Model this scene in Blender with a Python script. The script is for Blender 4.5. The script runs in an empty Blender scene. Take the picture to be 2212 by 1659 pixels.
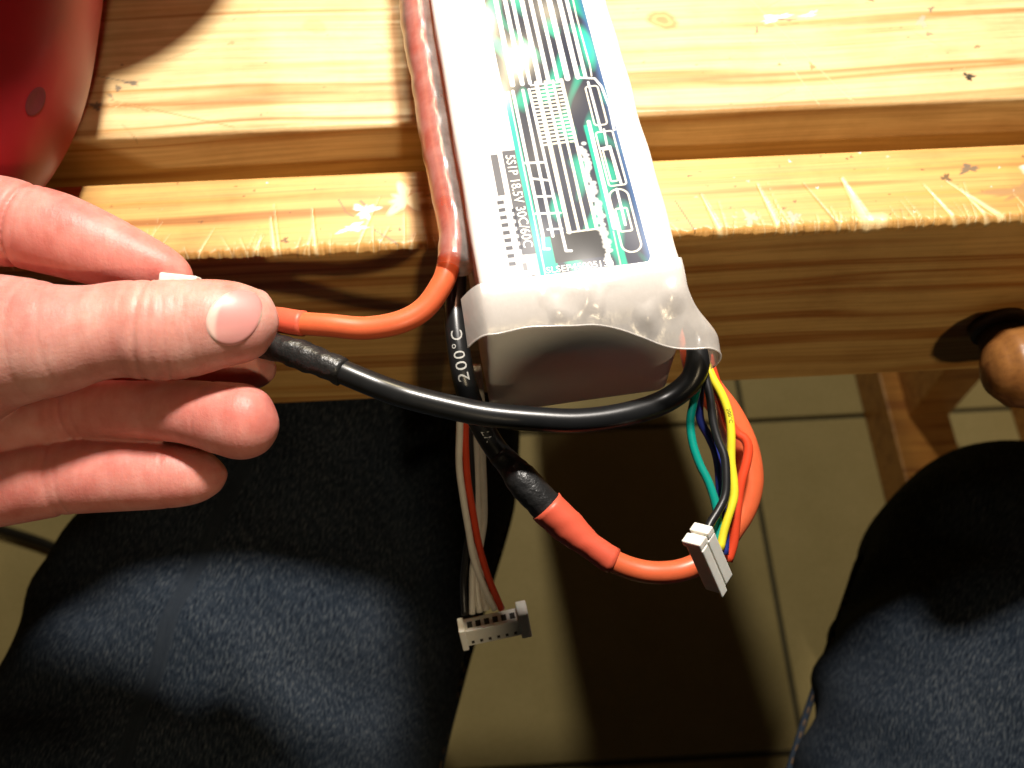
import bpy, bmesh, math
import numpy as np
from mathutils import Vector, Matrix

S = bpy.context.scene
COL = S.collection
R = math.radians

# ------------------------------------------------------------------ camera
cam_d = bpy.data.cameras.new("camera"); cam = bpy.data.objects.new("camera", cam_d); COL.objects.link(cam)
cam.location = (0, -.169, .236)
cam.rotation_euler = (R(90 - 62.4), 0, R(-3.2))
cam_d.sensor_width = 36; cam_d.lens = 36 * 2170 / 2212
cam_d.clip_start = .005; cam_d.clip_end = 50
cam_d.dof.use_dof = True; cam_d.dof.focus_distance = .243; cam_d.dof.aperture_fstop = 19
S.camera = cam
# ------------------------------------------------------------------ world and lamps
W = bpy.data.worlds.new("World"); S.world = W; W.use_nodes = True
W.node_tree.nodes["Background"].inputs[0].default_value = (1, .8, .55, 1)
W.node_tree.nodes["Background"].inputs[1].default_value = .012
def lamp(name, kind, loc, target, power, size, colour):
    l = bpy.data.lights.new(name, kind); o = bpy.data.objects.new(name, l); COL.objects.link(o)
    o.location = loc; l.energy = power; l.color = colour
    if kind == 'AREA': l.shape = 'DISK'; l.size = size
    else: l.shadow_soft_size = size
    o.rotation_euler = (Vector(target) - Vector(loc)).to_track_quat('-Z', 'Y').to_euler()
    return o
bl_ = lamp("bench_lamp", 'SPOT', (.085, .275, .74), (-.005, .060, 0), 64.0, .042, (1, .92, .83))     # shaded lamp over the bench
bl_.data.spot_size = R(50); bl_.data.spot_blend = 1.0
lamp("room_lamp", 'POINT', (-.05, 1.42, 1.37), (0, 0, 0), 62.0, .06, (1, .82, .50))          # room light beyond the bench
lamp("back_fill_lamp", 'POINT', (.20, -.90, .75), (0, 0, 0), 14.0, .03, (1, .79, .50))           # weak unseen fill light behind the sitter
vs = S.view_settings
vs.view_transform = 'Standard'; vs.look = 'None'; vs.exposure = 0; vs.gamma = 1; vs.use_curve_mapping = False
S.cycles.max_bounces = 10; S.cycles.transparent_max_bounces = 16
S.cycles.caustics_reflective = False; S.cycles.caustics_refractive = False

# measured positions in millimetres (last column of hand_* is a radius)
G = {
 'hand_thumb': [(-144.47, -46.66, 24.82, 25.44), (-128.87, -46.54, 29.85, 21.75), (-118.56, -46.87, 33.37, 18.04), (-111.11, -47.14, 35.7, 15.97), (-104.25, -47.56, 36.81, 14.41), (-97.46, -48.25, 37.78, 12.98), (-88.97, -47.51, 38.41, 11.08), (-81.9, -46.55, 37.99, 11.13), (-74.51, -47.24, 37.84, 11.66), (-68.43, -46.69, 37.18, 11.39), (-60.94, -46.17, 37.67, 10.33), (-54.78, -45.71, 36.96, 9.09), (-50.72, -45.13, 36.26, 7.09), (-48.68, -44.99, 35.83, 4.52), (-47.7, -44.78, 35.4, 1.51)],
 'hand_index': [(-155.75, -0.19, 23.92, 12.68), (-133.56, -7.34, 32.13, 12.08), (-116.85, -12.95, 36.46, 11.11), (-110.12, -15.54, 37.56, 10.46), (-101.06, -18.64, 37.33, 10.08), (-91.17, -22.37, 35.67, 8.96), (-82.38, -25.65, 34.22, 7.39), (-75.77, -27.8, 33.29, 5.6), (-71.59, -29.23, 32.66, 3.36), (-69.72, -29.83, 32.4, 1.12)],
 'hand_middle': [(-161.09, -28.02, 2.47, 11.12), (-133.43, -33.59, 7.14, 9.66), (-106.08, -38.09, 11.24, 8.53), (-81.19, -42.15, 14.36, 7.69), (-65.58, -44.81, 15.68, 7.17), (-57.87, -46.23, 16.29, 5.76), (-54.1, -46.95, 16.02, 3.92), (-52.16, -47.37, 15.86, 1.38)],
 'hand_ring': [(-158.58, -50.94, -2.65, 10.14), (-129.26, -55.2, 7.27, 8.36), (-114.71, -56.69, 11.43, 7.2), (-100.99, -55.93, 15.61, 6.55), (-93.92, -56.07, 16.88, 7.08), (-83.8, -57.61, 18.62, 7.14), (-71.79, -60.0, 21.11, 7.6), (-62.53, -62.66, 22.25, 8.63), (-56.89, -64.27, 22.7, 8.92), (-52.56, -64.9, 22.5, 7.18), (-50.18, -65.13, 22.45, 4.13), (-49.09, -65.19, 22.45, 1.31)],
 'hand_pinky': [(-156.99, -67.47, -6.71, 10.94), (-128.98, -69.56, 2.04, 9.91), (-121.07, -70.13, 4.23, 9.37), (-108.89, -69.54, 7.15, 9.52), (-105.47, -69.23, 7.41, 9.3), (-96.9, -69.69, 8.55, 9.15), (-80.45, -70.99, 9.48, 8.21), (-72.14, -71.46, 9.48, 7.08), (-67.3, -71.43, 9.63, 5.06), (-65.03, -71.26, 9.79, 2.81), (-63.9, -71.12, 9.89, 0.9)],
 'hand_palm': [(-217.3, -59.95, -15.84, 32.11), (-194.37, -48.08, -8.97, 39.52), (-173.86, -40.07, 0.32, 40.15), (-157.72, -35.45, 5.46, 36.22), (-146.81, -34.99, 6.02, 26.56)],
 'red_lead': [(-18.16, 134.66, 30.0), (-16.33, 88.82, 30.0), (-14.79, 53.87, 30.0), (-12.77, 32.11, 30.0), (-11.12, 12.01, 30.0), (-9.24, -2.32, 30.0), (-7.15, -17.69, 30.0), (-7.31, -23.75, 30.0), (-8.01, -28.55, 30.0), (-9.65, -32.56, 29.0), (-14.09, -37.87, 27.0), (-20.19, -40.89, 26.0), (-28.75, -41.52, 25.0), (-37.23, -40.26, 25.0), (-45.27, -38.55, 24.0), (-50.91, -36.08, 22.0), (-58.65, -33.42, 19.0), (-70.15, -30.39, 16.0)],
 'black_lead': [(53.01, -41.97, 19.0), (52.51, -47.72, 22.0), (52.04, -53.0, 21.0), (49.89, -57.19, 18.0), (43.27, -61.16, 16.0), (33.58, -64.51, 17.0), (22.02, -66.08, 18.0), (10.78, -65.44, 19.0), (-0.34, -64.07, 20.0), (-9.62, -61.94, 21.0), (-18.78, -59.33, 22.0), (-25.53, -56.34, 22.0), (-34.11, -52.35, 23.0), (-42.14, -48.2, 23.0), (-50.26, -44.21, 22.0), (-60.82, -39.06, 18.0), (-73.06, -33.41, 13.0)],
 'series_lead': [(-5.96, -13.93, 21.13), (-6.46, -24.7, 20.0), (-6.85, -36.78, 19.33), (-5.87, -48.75, 16.49), (-4.02, -55.85, 10.58), (-1.35, -61.68, 7.62), (1.78, -66.79, 5.05), (5.0, -70.38, 3.27), (8.94, -75.89, 2.76), (14.55, -81.85, -0.19), (19.39, -86.25, -2.34), (24.26, -90.28, -4.31), (29.16, -93.57, -5.88), (34.13, -95.72, -6.86), (39.58, -96.89, -7.31), (46.14, -96.47, -8.03), (52.42, -94.25, -7.81), (57.54, -90.42, -6.79), (63.34, -83.2, -5.11), (65.71, -76.05, -2.44), (64.84, -68.3, 1.58), (61.35, -60.79, 5.4), (56.3, -53.97, 8.81), (53.8, -47.57, 10.95), (53.54, -36.86, 10.89)],
 'left_w1': [(-7.1, -44.58, 11.77), (-6.94, -50.58, 3.58), (-7.43, -55.8, -3.4), (-8.26, -62.8, -12.54), (-7.7, -69.36, -20.81), (-6.84, -75.34, -28.15), (-5.94, -81.22, -35.24), (-4.3, -85.8, -40.62), (-2.19, -90.2, -45.69), (-0.54, -92.78, -48.6)],
 'left_red': [(-5.56, -44.89, 9.92), (-5.56, -50.95, 1.7), (-6.24, -58.55, -8.36), (-6.24, -65.22, -16.9), (-5.39, -71.37, -24.54), (-4.48, -77.16, -31.58), (-3.25, -81.95, -37.28), (-1.57, -86.57, -42.68), (1.28, -92.8, -48.9)],
 'left_blk': [(-3.97, -43.78, 7.72), (-4.5, -49.88, -0.54), (-5.04, -56.27, -8.94), (-5.08, -66.0, -21.31), (-6.02, -72.75, -29.72), (-7.64, -77.94, -36.11), (-8.54, -81.49, -40.42), (-9.33, -86.03, -45.85), (-9.39, -93.31, -50.93)],
 'left_w2': [(-2.69, -43.61, 7.28), (-2.93, -51.01, -2.65), (-3.36, -58.8, -12.81), (-3.81, -67.0, -23.17), (-4.06, -72.69, -30.19), (-5.31, -78.51, -37.31), (-6.46, -82.97, -42.71), (-7.25, -93.03, -50.89)],
 'left_w3': [(-1.96, -43.17, 6.41), (-1.43, -50.65, -3.55), (-1.94, -59.83, -15.44), (-2.07, -66.73, -24.1), (-2.49, -72.44, -31.14), (-4.12, -78.26, -38.27), (-5.59, -84.26, -45.5), (-5.07, -92.76, -50.82)],
 'left_w4': [(-2.63, -43.64, 3.44), (-2.11, -51.24, -6.58), (-2.53, -59.19, -16.82), (-2.86, -66.13, -25.51), (-3.1, -71.89, -32.57), (-4.34, -77.77, -39.72), (-4.1, -85.47, -48.79), (-3.02, -92.44, -50.9)],
 'left_conn': [(-1.93, -95.19, -51.64), (0.9888, 0.1413, 0.0474), (0.1043, -0.4292, -0.8972), (0.1064, -0.8921, 0.4392)],
 'right_green': [(54.03, -46.55, 18.26), (53.33, -51.9, 16.58), (52.22, -57.19, 14.91), (51.0, -60.57, 14.24), (49.71, -65.4, 12.81), (49.87, -70.65, 11.2), (51.08, -75.55, 9.81), (52.73, -79.71, 8.81), (53.91, -84.54, 7.46), (54.24, -89.65, 5.93), (53.15, -94.64, 4.42)],
 'right_blue': [(54.61, -46.73, 15.93), (53.8, -54.0, 13.24), (52.92, -62.72, 9.79), (54.59, -67.39, 8.53), (55.87, -71.25, 7.68), (56.28, -75.41, 6.65), (56.2, -80.63, 5.05), (56.37, -85.08, 3.86), (56.47, -90.6, 2.11), (55.77, -95.66, 0.58)],
 'right_black': [(54.35, -46.82, 18.7), (54.25, -51.6, 17.69), (54.22, -55.21, 17.28), (54.73, -60.31, 16.12), (54.96, -66.46, 14.41), (55.67, -71.1, 13.5), (56.63, -74.99, 12.98), (56.51, -79.5, 12.11), (55.75, -84.3, 11.07), (53.65, -87.89, 10.62), (51.19, -91.07, 10.38), (49.99, -93.59, 10.52)],
 'right_yellow': [(54.39, -46.07, 19.09), (54.65, -49.9, 18.08), (55.15, -52.98, 17.48), (56.07, -56.06, 16.88), (57.78, -59.91, 15.91), (59.01, -64.45, 14.57), (59.18, -69.27, 13.04), (58.64, -75.49, 10.77), (58.8, -80.24, 9.28), (58.38, -84.2, 8.19), (56.74, -88.06, 7.11), (55.11, -91.9, 6.05), (53.9, -95.73, 5.0)],
 'right_white': [(55.73, -45.53, 15.46), (55.69, -51.59, 13.08), (56.37, -56.14, 11.52), (57.73, -63.74, 8.38), (59.19, -69.41, 6.25), (59.17, -74.6, 4.34), (58.57, -78.97, 2.83), (56.57, -81.74, 2.11), (57.25, -85.77, 0.82), (56.78, -91.58, -1.44), (56.58, -96.26, -3.1)],
 'right_thin': [(55.57, -49.77, 17.75), (56.87, -55.32, 15.4), (60.4, -66.21, 10.31), (63.3, -69.18, 9.35), (63.91, -71.64, 8.59), (63.06, -75.13, 7.24), (61.36, -79.68, 5.32), (59.83, -86.44, 2.25), (58.79, -92.1, -0.24), (56.98, -96.59, -2.13)],
 'right_conn': [(50.7, -93.4, 13.46), (0.3691, -0.452, -0.8121), (-0.6265, -0.7664, 0.1418), (-0.6865, 0.4564, -0.5661)],
 'view': [(0.99844, -0.05582, 0.0), (0.04947, 0.88482, 0.4633), (0.02586, 0.46257, -0.8862)],
}

rng = np.random.default_rng(4)

# ------------------------------------------------------------------ helpers
def mesh_obj(name, verts, faces, mat, parent=None, smooth=True, mats=None, midx=None):
    me = bpy.data.meshes.new(name); me.from_pydata([tuple(map(float, v)) for v in verts], [], [tuple(map(int, f)) for f in faces])
    if mat: me.materials.append(mat)
    me.polygons.foreach_set("use_smooth", [smooth] * len(me.polygons)); me.update()
    o = bpy.data.objects.new(name, me); COL.objects.link(o)
    if parent: o.parent = parent; o.matrix_parent_inverse = parent.matrix_world.inverted()
    return o
def thing(name, label, cat, loc=(0, 0, 0)):
    o = bpy.data.objects.new(name, None); COL.objects.link(o); o.location = loc; o.empty_display_size = .02
    o["label"] = label; o["category"] = cat
    bpy.context.view_layer.update()
    return o
def smooth_path(pts, step=.0012):
    """Catmull-Rom through the points, resampled evenly"""
    P = np.array(pts, float); n = len(P)
    Q = np.vstack([2*P[0]-P[1], P, 2*P[-1]-P[-2]]); out = []
    for i in range(n-1):
        p0, p1, p2, p3 = Q[i:i+4]
        for t in np.linspace(0, 1, 14, endpoint=False):
            out.append(.5*(2*p1+(p2-p0)*t+(2*p0-5*p1+4*p2-p3)*t*t+(3*p1-p0-3*p2+p3)*t**3))
    out.append(P[-1]); out = np.array(out)
    d = np.r_[0, np.cumsum(np.linalg.norm(np.diff(out[:, :3], axis=0), axis=1))]
    m = max(4, int(d[-1]/step)); s = np.linspace(0, d[-1], m)
    return np.stack([np.interp(s, d, out[:, k]) for k in range(out.shape[1])], 1)
def frames(P, ref=(0, 0, 1)):
    T = np.gradient(P, axis=0); T /= np.linalg.norm(T, axis=1)[:, None]
    a = np.array(ref, float); N = []
    for t in T:
        a = a - t*(a@t); a /= np.linalg.norm(a); N.append(a.copy())
    N = np.array(N); return T, N, np.cross(T, N)
def tube_geo(P, rad, seg=20, flat=1.0, ref=(0, 0, 1), shape=None):
    """shape(i_fraction, angle) multiplies the radius"""
    P = np.array(P); n = len(P); rad = np.broadcast_to(rad, (n,)).astype(float)
    T, N, B = frames(P, ref); a = np.linspace(0, 2*np.pi, seg, endpoint=False)
    V = []
    for i in range(n):
        r = rad[i]*np.ones(seg)
        if shape is not None: r = r*shape(i/(n-1), a)
        V.append(P[i]+N[i]*(np.cos(a)*r*flat)[:, None]+B[i]*(np.sin(a)*r)[:, None])
    V = np.vstack(V); F = []
    for i in range(n-1):
        for j in range(seg):
            k = (j+1) % seg; F.append((i*seg+j, i*seg+k, (i+1)*seg+k, (i+1)*seg+j))
    F.append(tuple(range(seg))[::-1]); F.append(tuple(range((n-1)*seg, n*seg)))
    return V, F
def tube(name, pts, rad, mat, parent=None, seg=20, **k):
    V, F = tube_geo(pts, rad, seg, **k); return mesh_obj(name, V, F, mat, parent)
def box_geo(lo, hi, bev=.001, seg=2):
    bm = bmesh.new(); bmesh.ops.create_cube(bm, size=1)
    lo, hi = Vector(lo), Vector(hi)
    for v in bm.verts: v.co = Vector([lo[i]+(v.co[i]+.5)*(hi[i]-lo[i]) for i in range(3)])
    if bev: bmesh.ops.bevel(bm, geom=bm.edges[:], offset=bev, segments=seg, profile=.5, affect='EDGES')
    bm.verts.index_update()
    V = [tuple(v.co) for v in bm.verts]; F = [[v.index for v in f.verts] for f in bm.faces]; bm.free(); return V, F
def box(name, lo, hi, mat, parent=None, bev=.001, frame=None):
    V, F = box_geo(lo, hi, bev)
    if frame is not None:
        o, X, Y, Z = [np.array(q) for q in frame]; V = [o+v[0]*X+v[1]*Y+v[2]*Z for v in V]
    return mesh_obj(name, V, F, mat, parent, smooth=False)
def grid_faces(n, m):
    i, j = np.meshgrid(np.arange(n-1), np.arange(m-1), indexing='ij'); b = (i*m+j).ravel()
    return np.stack([b, b+m, b+m+1, b+1], 1)
def fast_grid(name, V, n, m, mat, parent, colour=None, fac=None):
    me = bpy.data.meshes.new(name); F = grid_faces(n, m)
    me.vertices.add(len(V)); me.vertices.foreach_set("co", np.asarray(V, np.float32).ravel())
    me.loops.add(F.size); me.loops.foreach_set("vertex_index", F.ravel().astype(np.int32))
    me.polygons.add(len(F)); me.polygons.foreach_set("loop_start", np.arange(0, F.size, 4, dtype=np.int32))
    me.polygons.foreach_set("use_smooth", np.ones(len(F), bool))
    me.materials.append(mat); me.update(calc_edges=True)
    if colour is not None:
        at = me.color_attributes.new("print", 'FLOAT_COLOR', 'POINT')
        c = np.ones((len(V), 4), np.float32); c[:, :3] = colour
        if fac is not None: c[:, 3] = fac
        at.data.foreach_set("color", c.ravel())
    o = bpy.data.objects.new(name, me); COL.objects.link(o)
    if parent: o.parent = parent; o.matrix_parent_inverse = parent.matrix_world.inverted()
    return o
def text_geo(body, size, bold=0, spacing=1.0):
    cu = bpy.data.curves.new("txt", 'FONT'); cu.body = body; cu.size = size; cu.align_x = 'LEFT'; cu.resolution_u = 3; cu.offset = bold
    cu.space_character = spacing
    o = bpy.data.objects.new("txt", cu); COL.objects.link(o); bpy.context.view_layer.update()
    me = o.to_mesh(); V = np.array([v.co[:] for v in me.vertices]); F = [tuple(p.vertices) for p in me.polygons]
    o.to_mesh_clear(); bpy.data.objects.remove(o); bpy.data.curves.remove(cu); return V, F

# ------------------------------------------------------------------ materials
class NT:
    def __init__(s, name):
        s.m = bpy.data.materials.new(name); s.m.use_nodes = True; s.t = s.m.node_tree; s.n = s.t.nodes
        s.b = s.n["Principled BSDF"]; s.out = s.n["Material Output"]
    def a(s, kind, **k):
        q = s.n.new(kind)
        for a, b in k.items():
            if a.startswith('i_'):
                q.inputs[a[2:].replace('_', ' ')].default_value = b
            else: setattr(q, a, b)
        return q
    def l(s, x, y): s.t.links.new(x, y)
    def set(s, **k):
        for a, b in k.items(): s.b.inputs[a.replace('_', ' ')].default_value = b
    def coord(s, scale, obj=True):
        c = s.a('ShaderNodeTexCoord'); mp = s.a('ShaderNodeMapping'); mp.inputs['Scale'].default_value = scale
        s.l(c.outputs['Object' if obj else 'Generated'], mp.inputs[0]); return mp.outputs[0]
    def noise(s, vec, scale, detail=3, rough=.55, dist=0):
        q = s.a('ShaderNodeTexNoise'); q.inputs['Scale'].default_value = scale; q.inputs['Detail'].default_value = detail
        q.inputs['Roughness'].default_value = rough; q.inputs['Distortion'].default_value = dist
        s.l(vec, q.inputs['Vector']); return q.outputs['Fac']
    def ramp(s, fac, stops):
        q = s.a('ShaderNodeValToRGB'); e = q.color_ramp.elements
        while len(e) < len(stops): e.new(.5)
        for k, (p, c) in enumerate(stops): e[k].position = p; e[k].color = tuple(c)+(1,) if len(c) == 3 else c
        s.l(fac, q.inputs[0]); return q.outputs[0]
    def mix(s, fac, a, b, mode='MIX'):
        q = s.a('ShaderNodeMix', data_type='RGBA', blend_type=mode)
        for src, sock in ((fac, q.inputs[0]), (a, q.inputs[6]), (b, q.inputs[7])):
            if isinstance(src, (int, float)): sock.default_value = src
            elif isinstance(src, tuple): sock.default_value = src+(1,)
            else: s.l(src, sock)
        return q.outputs[2]
    def bump(s, h, strength, dist):
        q = s.a('ShaderNodeBump'); q.inputs['Strength'].default_value = strength; q.inputs['Distance'].default_value = dist
        s.l(h, q.inputs['Height']); s.l(q.outputs[0], s.b.inputs['Normal']); return q
def plain(name, col, rough=.5, var=.12, scale=400, bump=.15, bdist=.0003, spec=.5, sss=0, coat=0):
    t = NT(name); v = t.coord((1, 1, 1)); n = t.noise(v, scale, 4)
    lo = tuple(c*(1-var) for c in col); hi = tuple(min(1, c*(1+var)) for c in col)
    t.l(t.ramp(n, [(.3, lo), (.7, hi)]), t.b.inputs['Base Color'])
    t.set(Roughness=rough, Specular_IOR_Level=spec)
    if coat: t.set(Coat_Weight=coat, Coat_Roughness=.08)
    if sss:
        t.set(Subsurface_Weight=sss, Subsurface_Scale=.002); t.b.inputs['Subsurface Radius'].default_value = (1, .5, .4)
    if bump: t.bump(n, bump, bdist)
    return t.m
def wood(name, a, b, c, printed=False, seed=0., rough=.42, freq=1.):
    t = NT(name)
    cc = t.a('ShaderNodeTexCoord'); mp = t.a('ShaderNodeMapping'); mp.inputs['Location'].default_value = (seed, seed*.7, seed*.3)
    mp.inputs['Scale'].default_value = (1, 1, 1); t.l(cc.outputs['Object'], mp.inputs[0])
    warp = t.a('ShaderNodeTexNoise'); warp.inputs['Scale'].default_value = 9; warp.inputs['Detail'].default_value = 1; t.l(mp.outputs[0], warp.inputs['Vector'])
    wm = t.a('ShaderNodeVectorMath', operation='MULTIPLY_ADD'); wm.inputs[1].default_value = (.03, .009, .009)
    t.l(warp.outputs['Color'], wm.inputs[0]); t.l(mp.outputs[0], wm.inputs[2])
    def strands(sx, syz, detail):
        q = t.a('ShaderNodeMapping'); q.inputs['Scale'].default_value = (sx, syz, syz); t.l(wm.outputs[0], q.inputs[0])
        return t.noise(q.outputs[0], 1, detail, .5)
    broad = strands(1.8, 95*freq, 2); fine = strands(7, 620*freq, 3); pores = strands(40, 2600, 2)
    col = t.ramp(broad, [(.30, a), (.44, b), (.53, b), (.61, c), (.70, b), (.80, a)])
    fr = t.ramp(fine, [(.3, (.72, .66, .58)), (.6, (1, 1, 1))])
    col = t.mix(.8, col, fr, 'MULTIPLY')
    pr = t.ramp(pores, [(.25, (.7, .62, .52)), (.42, (1, 1, 1))]); col = t.mix(.5, col, pr, 'MULTIPLY')
    dirt = t.ramp(t.noise(mp.outputs[0], 38, 5, .65), [(.45, (1, 1, 1)), (.75, (.74, .68, .6))]); col = t.mix(.7, col, dirt, 'MULTIPLY')
    if printed:
        at = t.a('ShaderNodeAttribute', attribute_name="print"); col = t.mix(at.outputs['Alpha'], col, at.outputs['Color'])
    t.l(col, t.b.inputs['Base Color'])
    t.l(t.ramp(fine, [(.3, (rough+.12,)*3), (.7, (rough-.1,)*3)]), t.b.inputs['Roughness']); t.set(Specular_IOR_Level=.45)
    t.bump(fine, .25, .0003)
    return t.m
M = {}
M['plank'] = wood('pine_top', (.60, .385, .165), (.73, .54, .28), (.46, .25, .085), True, 0.)
M['jaw'] = wood('pine_jaw', (.54, .265, .065), (.67, .39, .125), (.42, .17, .035), True, 3.3)
M['frame_wood'] = wood('pine_frame', (.40, .175, .042), (.50, .245, .065), (.30, .11, .024), False, 7.1)
M['handle_wood'] = wood('stained_handle', (.22, .085, .022), (.28, .12, .032), (.16, .055, .014), False, 2.2)
M['red_plastic'] = plain('red_plastic', (.24, .006, .010), .45, .10, 60, .05, .0004, .4, 0, .05)
M['dark_plastic'] = plain('dark_plastic', (.012, .012, .012), .45)
M['metal_and_shade'] = plain('metal_and_shade', (.03, .02, .014), .5)  # screw metal, also the tone of the knob's shadow disc
M['red_rubber'] = plain('red_silicone', (.66, .125, .045), .38, .05, 300, .06, .0002, .45, .12)
M['red_sleeve'] = plain('red_heat_shrink', (.67, .105, .055), .45, .06, 120, .3, .0006, .45, .1)
M['black_rubber'] = plain('black_silicone', (.010, .0105, .011), .30, .15, 300, .06, .0002, .5)
M['black_sleeve'] = plain('black_heat_shrink', (.014, .014, .014), .38, .2, 220, .7, .0012, .5)
M['white_plastic'] = plain('white_nylon', (.78, .75, .68), .45, .05, 500, .1, .0002, .4, .2)
M['slot'] = plain('dark_slot', (.02, .017, .012), .7)
for n, c in dict(white_wire=(.72, .68, .60), red_wire=(.66, .06, .02), black_wire=(.012, .012, .013), green_wire=(.0, .26, .20), blue_wire=(.02, .035, .22), yellow_wire=(.70, .60, .03)).items():
    M[n] = plain(n, c, .36, .06, 300, .05, .0002, .45)
M['ink_white'] = plain('white_ink', (.36, .36, .34), .6, .05)
M['ink_black'] = plain('black_ink', (.03, .03, .01), .6, .05)
M['label_ink'] = plain('cream_ink', (.78, .75, .66), .4, .03)
M['grout'] = plain('dark_grout', (.10, .095, .07), .9, .3, 300, .5, .001)
M['thread'] = plain('ochre_thread', (.10, .055, .02), .8)
M['sleeve_cloth'] = plain('dark_cloth', (.02, .02, .025), .9)

def tile_mat():
    t = NT('beige_tile'); v = t.coord((1, 1, 1)); n1 = t.noise(v, 14, 5, .6); n2 = t.noise(v, 260, 3, .6)
    c = t.ramp(n1, [(.3, (.43, .375, .205)), (.7, (.50, .44, .255))]); f = t.ramp(n2, [(.35, (.86, .85, .84)), (.6, (1, 1, 1))])
    t.l(t.mix(.6, c, f, 'MULTIPLY'), t.b.inputs['Base Color']); t.set(Roughness=.55, Specular_IOR_Level=.3); t.bump(n2, .15, .0006); return t.m
M['tile'] = tile_mat()
def denim():
    t = NT('denim'); uv = t.a('ShaderNodeUVMap', uv_map="weave")
    mp = t.a('ShaderNodeMapping'); mp.inputs['Rotation'].default_value = (0, 0, R(35)); mp.inputs['Scale'].default_value = (1350, 360, 1); t.l(uv.outputs[0], mp.inputs[0])
    tw = t.noise(mp.outputs[0], 1, 3, .6)
    mp2 = t.a('ShaderNodeMapping'); mp2.inputs['Scale'].default_value = (1500, 110, 1); t.l(uv.outputs[0], mp2.inputs[0]); slub = t.noise(mp2.outputs[0], 1, 2)
    big = t.noise(uv.outputs[0], 26, 4, .6)
    c = t.ramp(tw, [(.30, (.004, .006, .011)), (.52, (.021, .029, .041)), (.74, (.080, .090, .096))])
    c = t.mix(.55, c, t.ramp(slub, [(.3, (.45, .5, .55)), (.7, (1.25, 1.2, 1.15))]), 'MULTIPLY')
    c = t.mix(.8, c, t.ramp(big, [(.3, (.6, .65, .7)), (.7, (1.3, 1.25, 1.2))]), 'MULTIPLY')
    t.l(c, t.b.inputs['Base Color']); t.set(Roughness=.95, Specular_IOR_Level=.08)
    t.b.inputs['Sheen Weight'].default_value = .0
    t.bump(tw, .55, .0007); return t.m
M['denim'] = denim()
def skin():
    t = NT('skin'); v = t.coord((1, 1, 1)); blot = t.noise(v, 95, 4, .6); fine = t.noise(v, 1500, 3, .6)
    c = t.ramp(blot, [(.28, (.54, .155, .125)), (.5, (.62, .23, .19)), (.72, (.68, .31, .26))])
    c2 = t.ramp(blot, [(.28, (.50, .185, .150)), (.5, (.59, .265, .22)), (.72, (.66, .35, .295))])
    at = t.a('ShaderNodeAttribute', attribute_name="print"); c = t.mix(at.outputs['Alpha'], c, c2)
    # finger-ridge and crease relief: stretched noise along the fingers
    w = t.noise(t.coord((900, 260, 260)), 1, 2, .5); w2 = t.noise(t.coord((320, 70, 90)), 1, 3, .55)
    c = t.mix(.35, c, t.ramp(w2, [(.3, (.80, .62, .55)), (.6, (1, 1, 1))]), 'MULTIPLY')
    t.l(c, t.b.inputs['Base Color']); t.set(Roughness=.46, Specular_IOR_Level=.4, Subsurface_Weight=.45, Subsurface_Scale=.0045)
    t.b.inputs['Subsurface Radius'].default_value = (1, .32, .18)
    h = t.a('ShaderNodeMath', operation='ADD'); t.l(w, h.inputs[0]); t.l(w2, h.inputs[1])
    h2 = t.a('ShaderNodeMath', operation='ADD'); t.l(h.outputs[0], h2.inputs[0]); t.l(fine, h2.inputs[1])
    t.bump(h2.outputs[0], .28, .0003); return t.m
M['skin'] = skin()
def vcol(name, rough, coat, coat_rough=.2, sss=0, spec=.5):
    t = NT(name); at = t.a('ShaderNodeAttribute', attribute_name="print"); t.l(at.outputs['Color'], t.b.inputs['Base Color'])
    t.set(Roughness=rough, Specular_IOR_Level=spec, Coat_Weight=coat, Coat_Roughness=coat_rough)
    n = t.noise(t.coord((1, 1, 1)), 160, 3); t.bump(n, .12, .0004)
    if sss: t.set(Subsurface_Weight=sss, Subsurface_Scale=.002); t.b.inputs['Subsurface Radius'].default_value = (1, .4, .3)
    return t.m
M['label'] = vcol('printed_label', .5, 1.0, .16, 0, .12)
M['nail'] = vcol('nail', .42, .0, .15, .2)
M['wrap'] = plain('white_wrap', (.80, .775, .75), .4, .025, 90, .25, .0006, .45, 0, .25)
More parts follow.
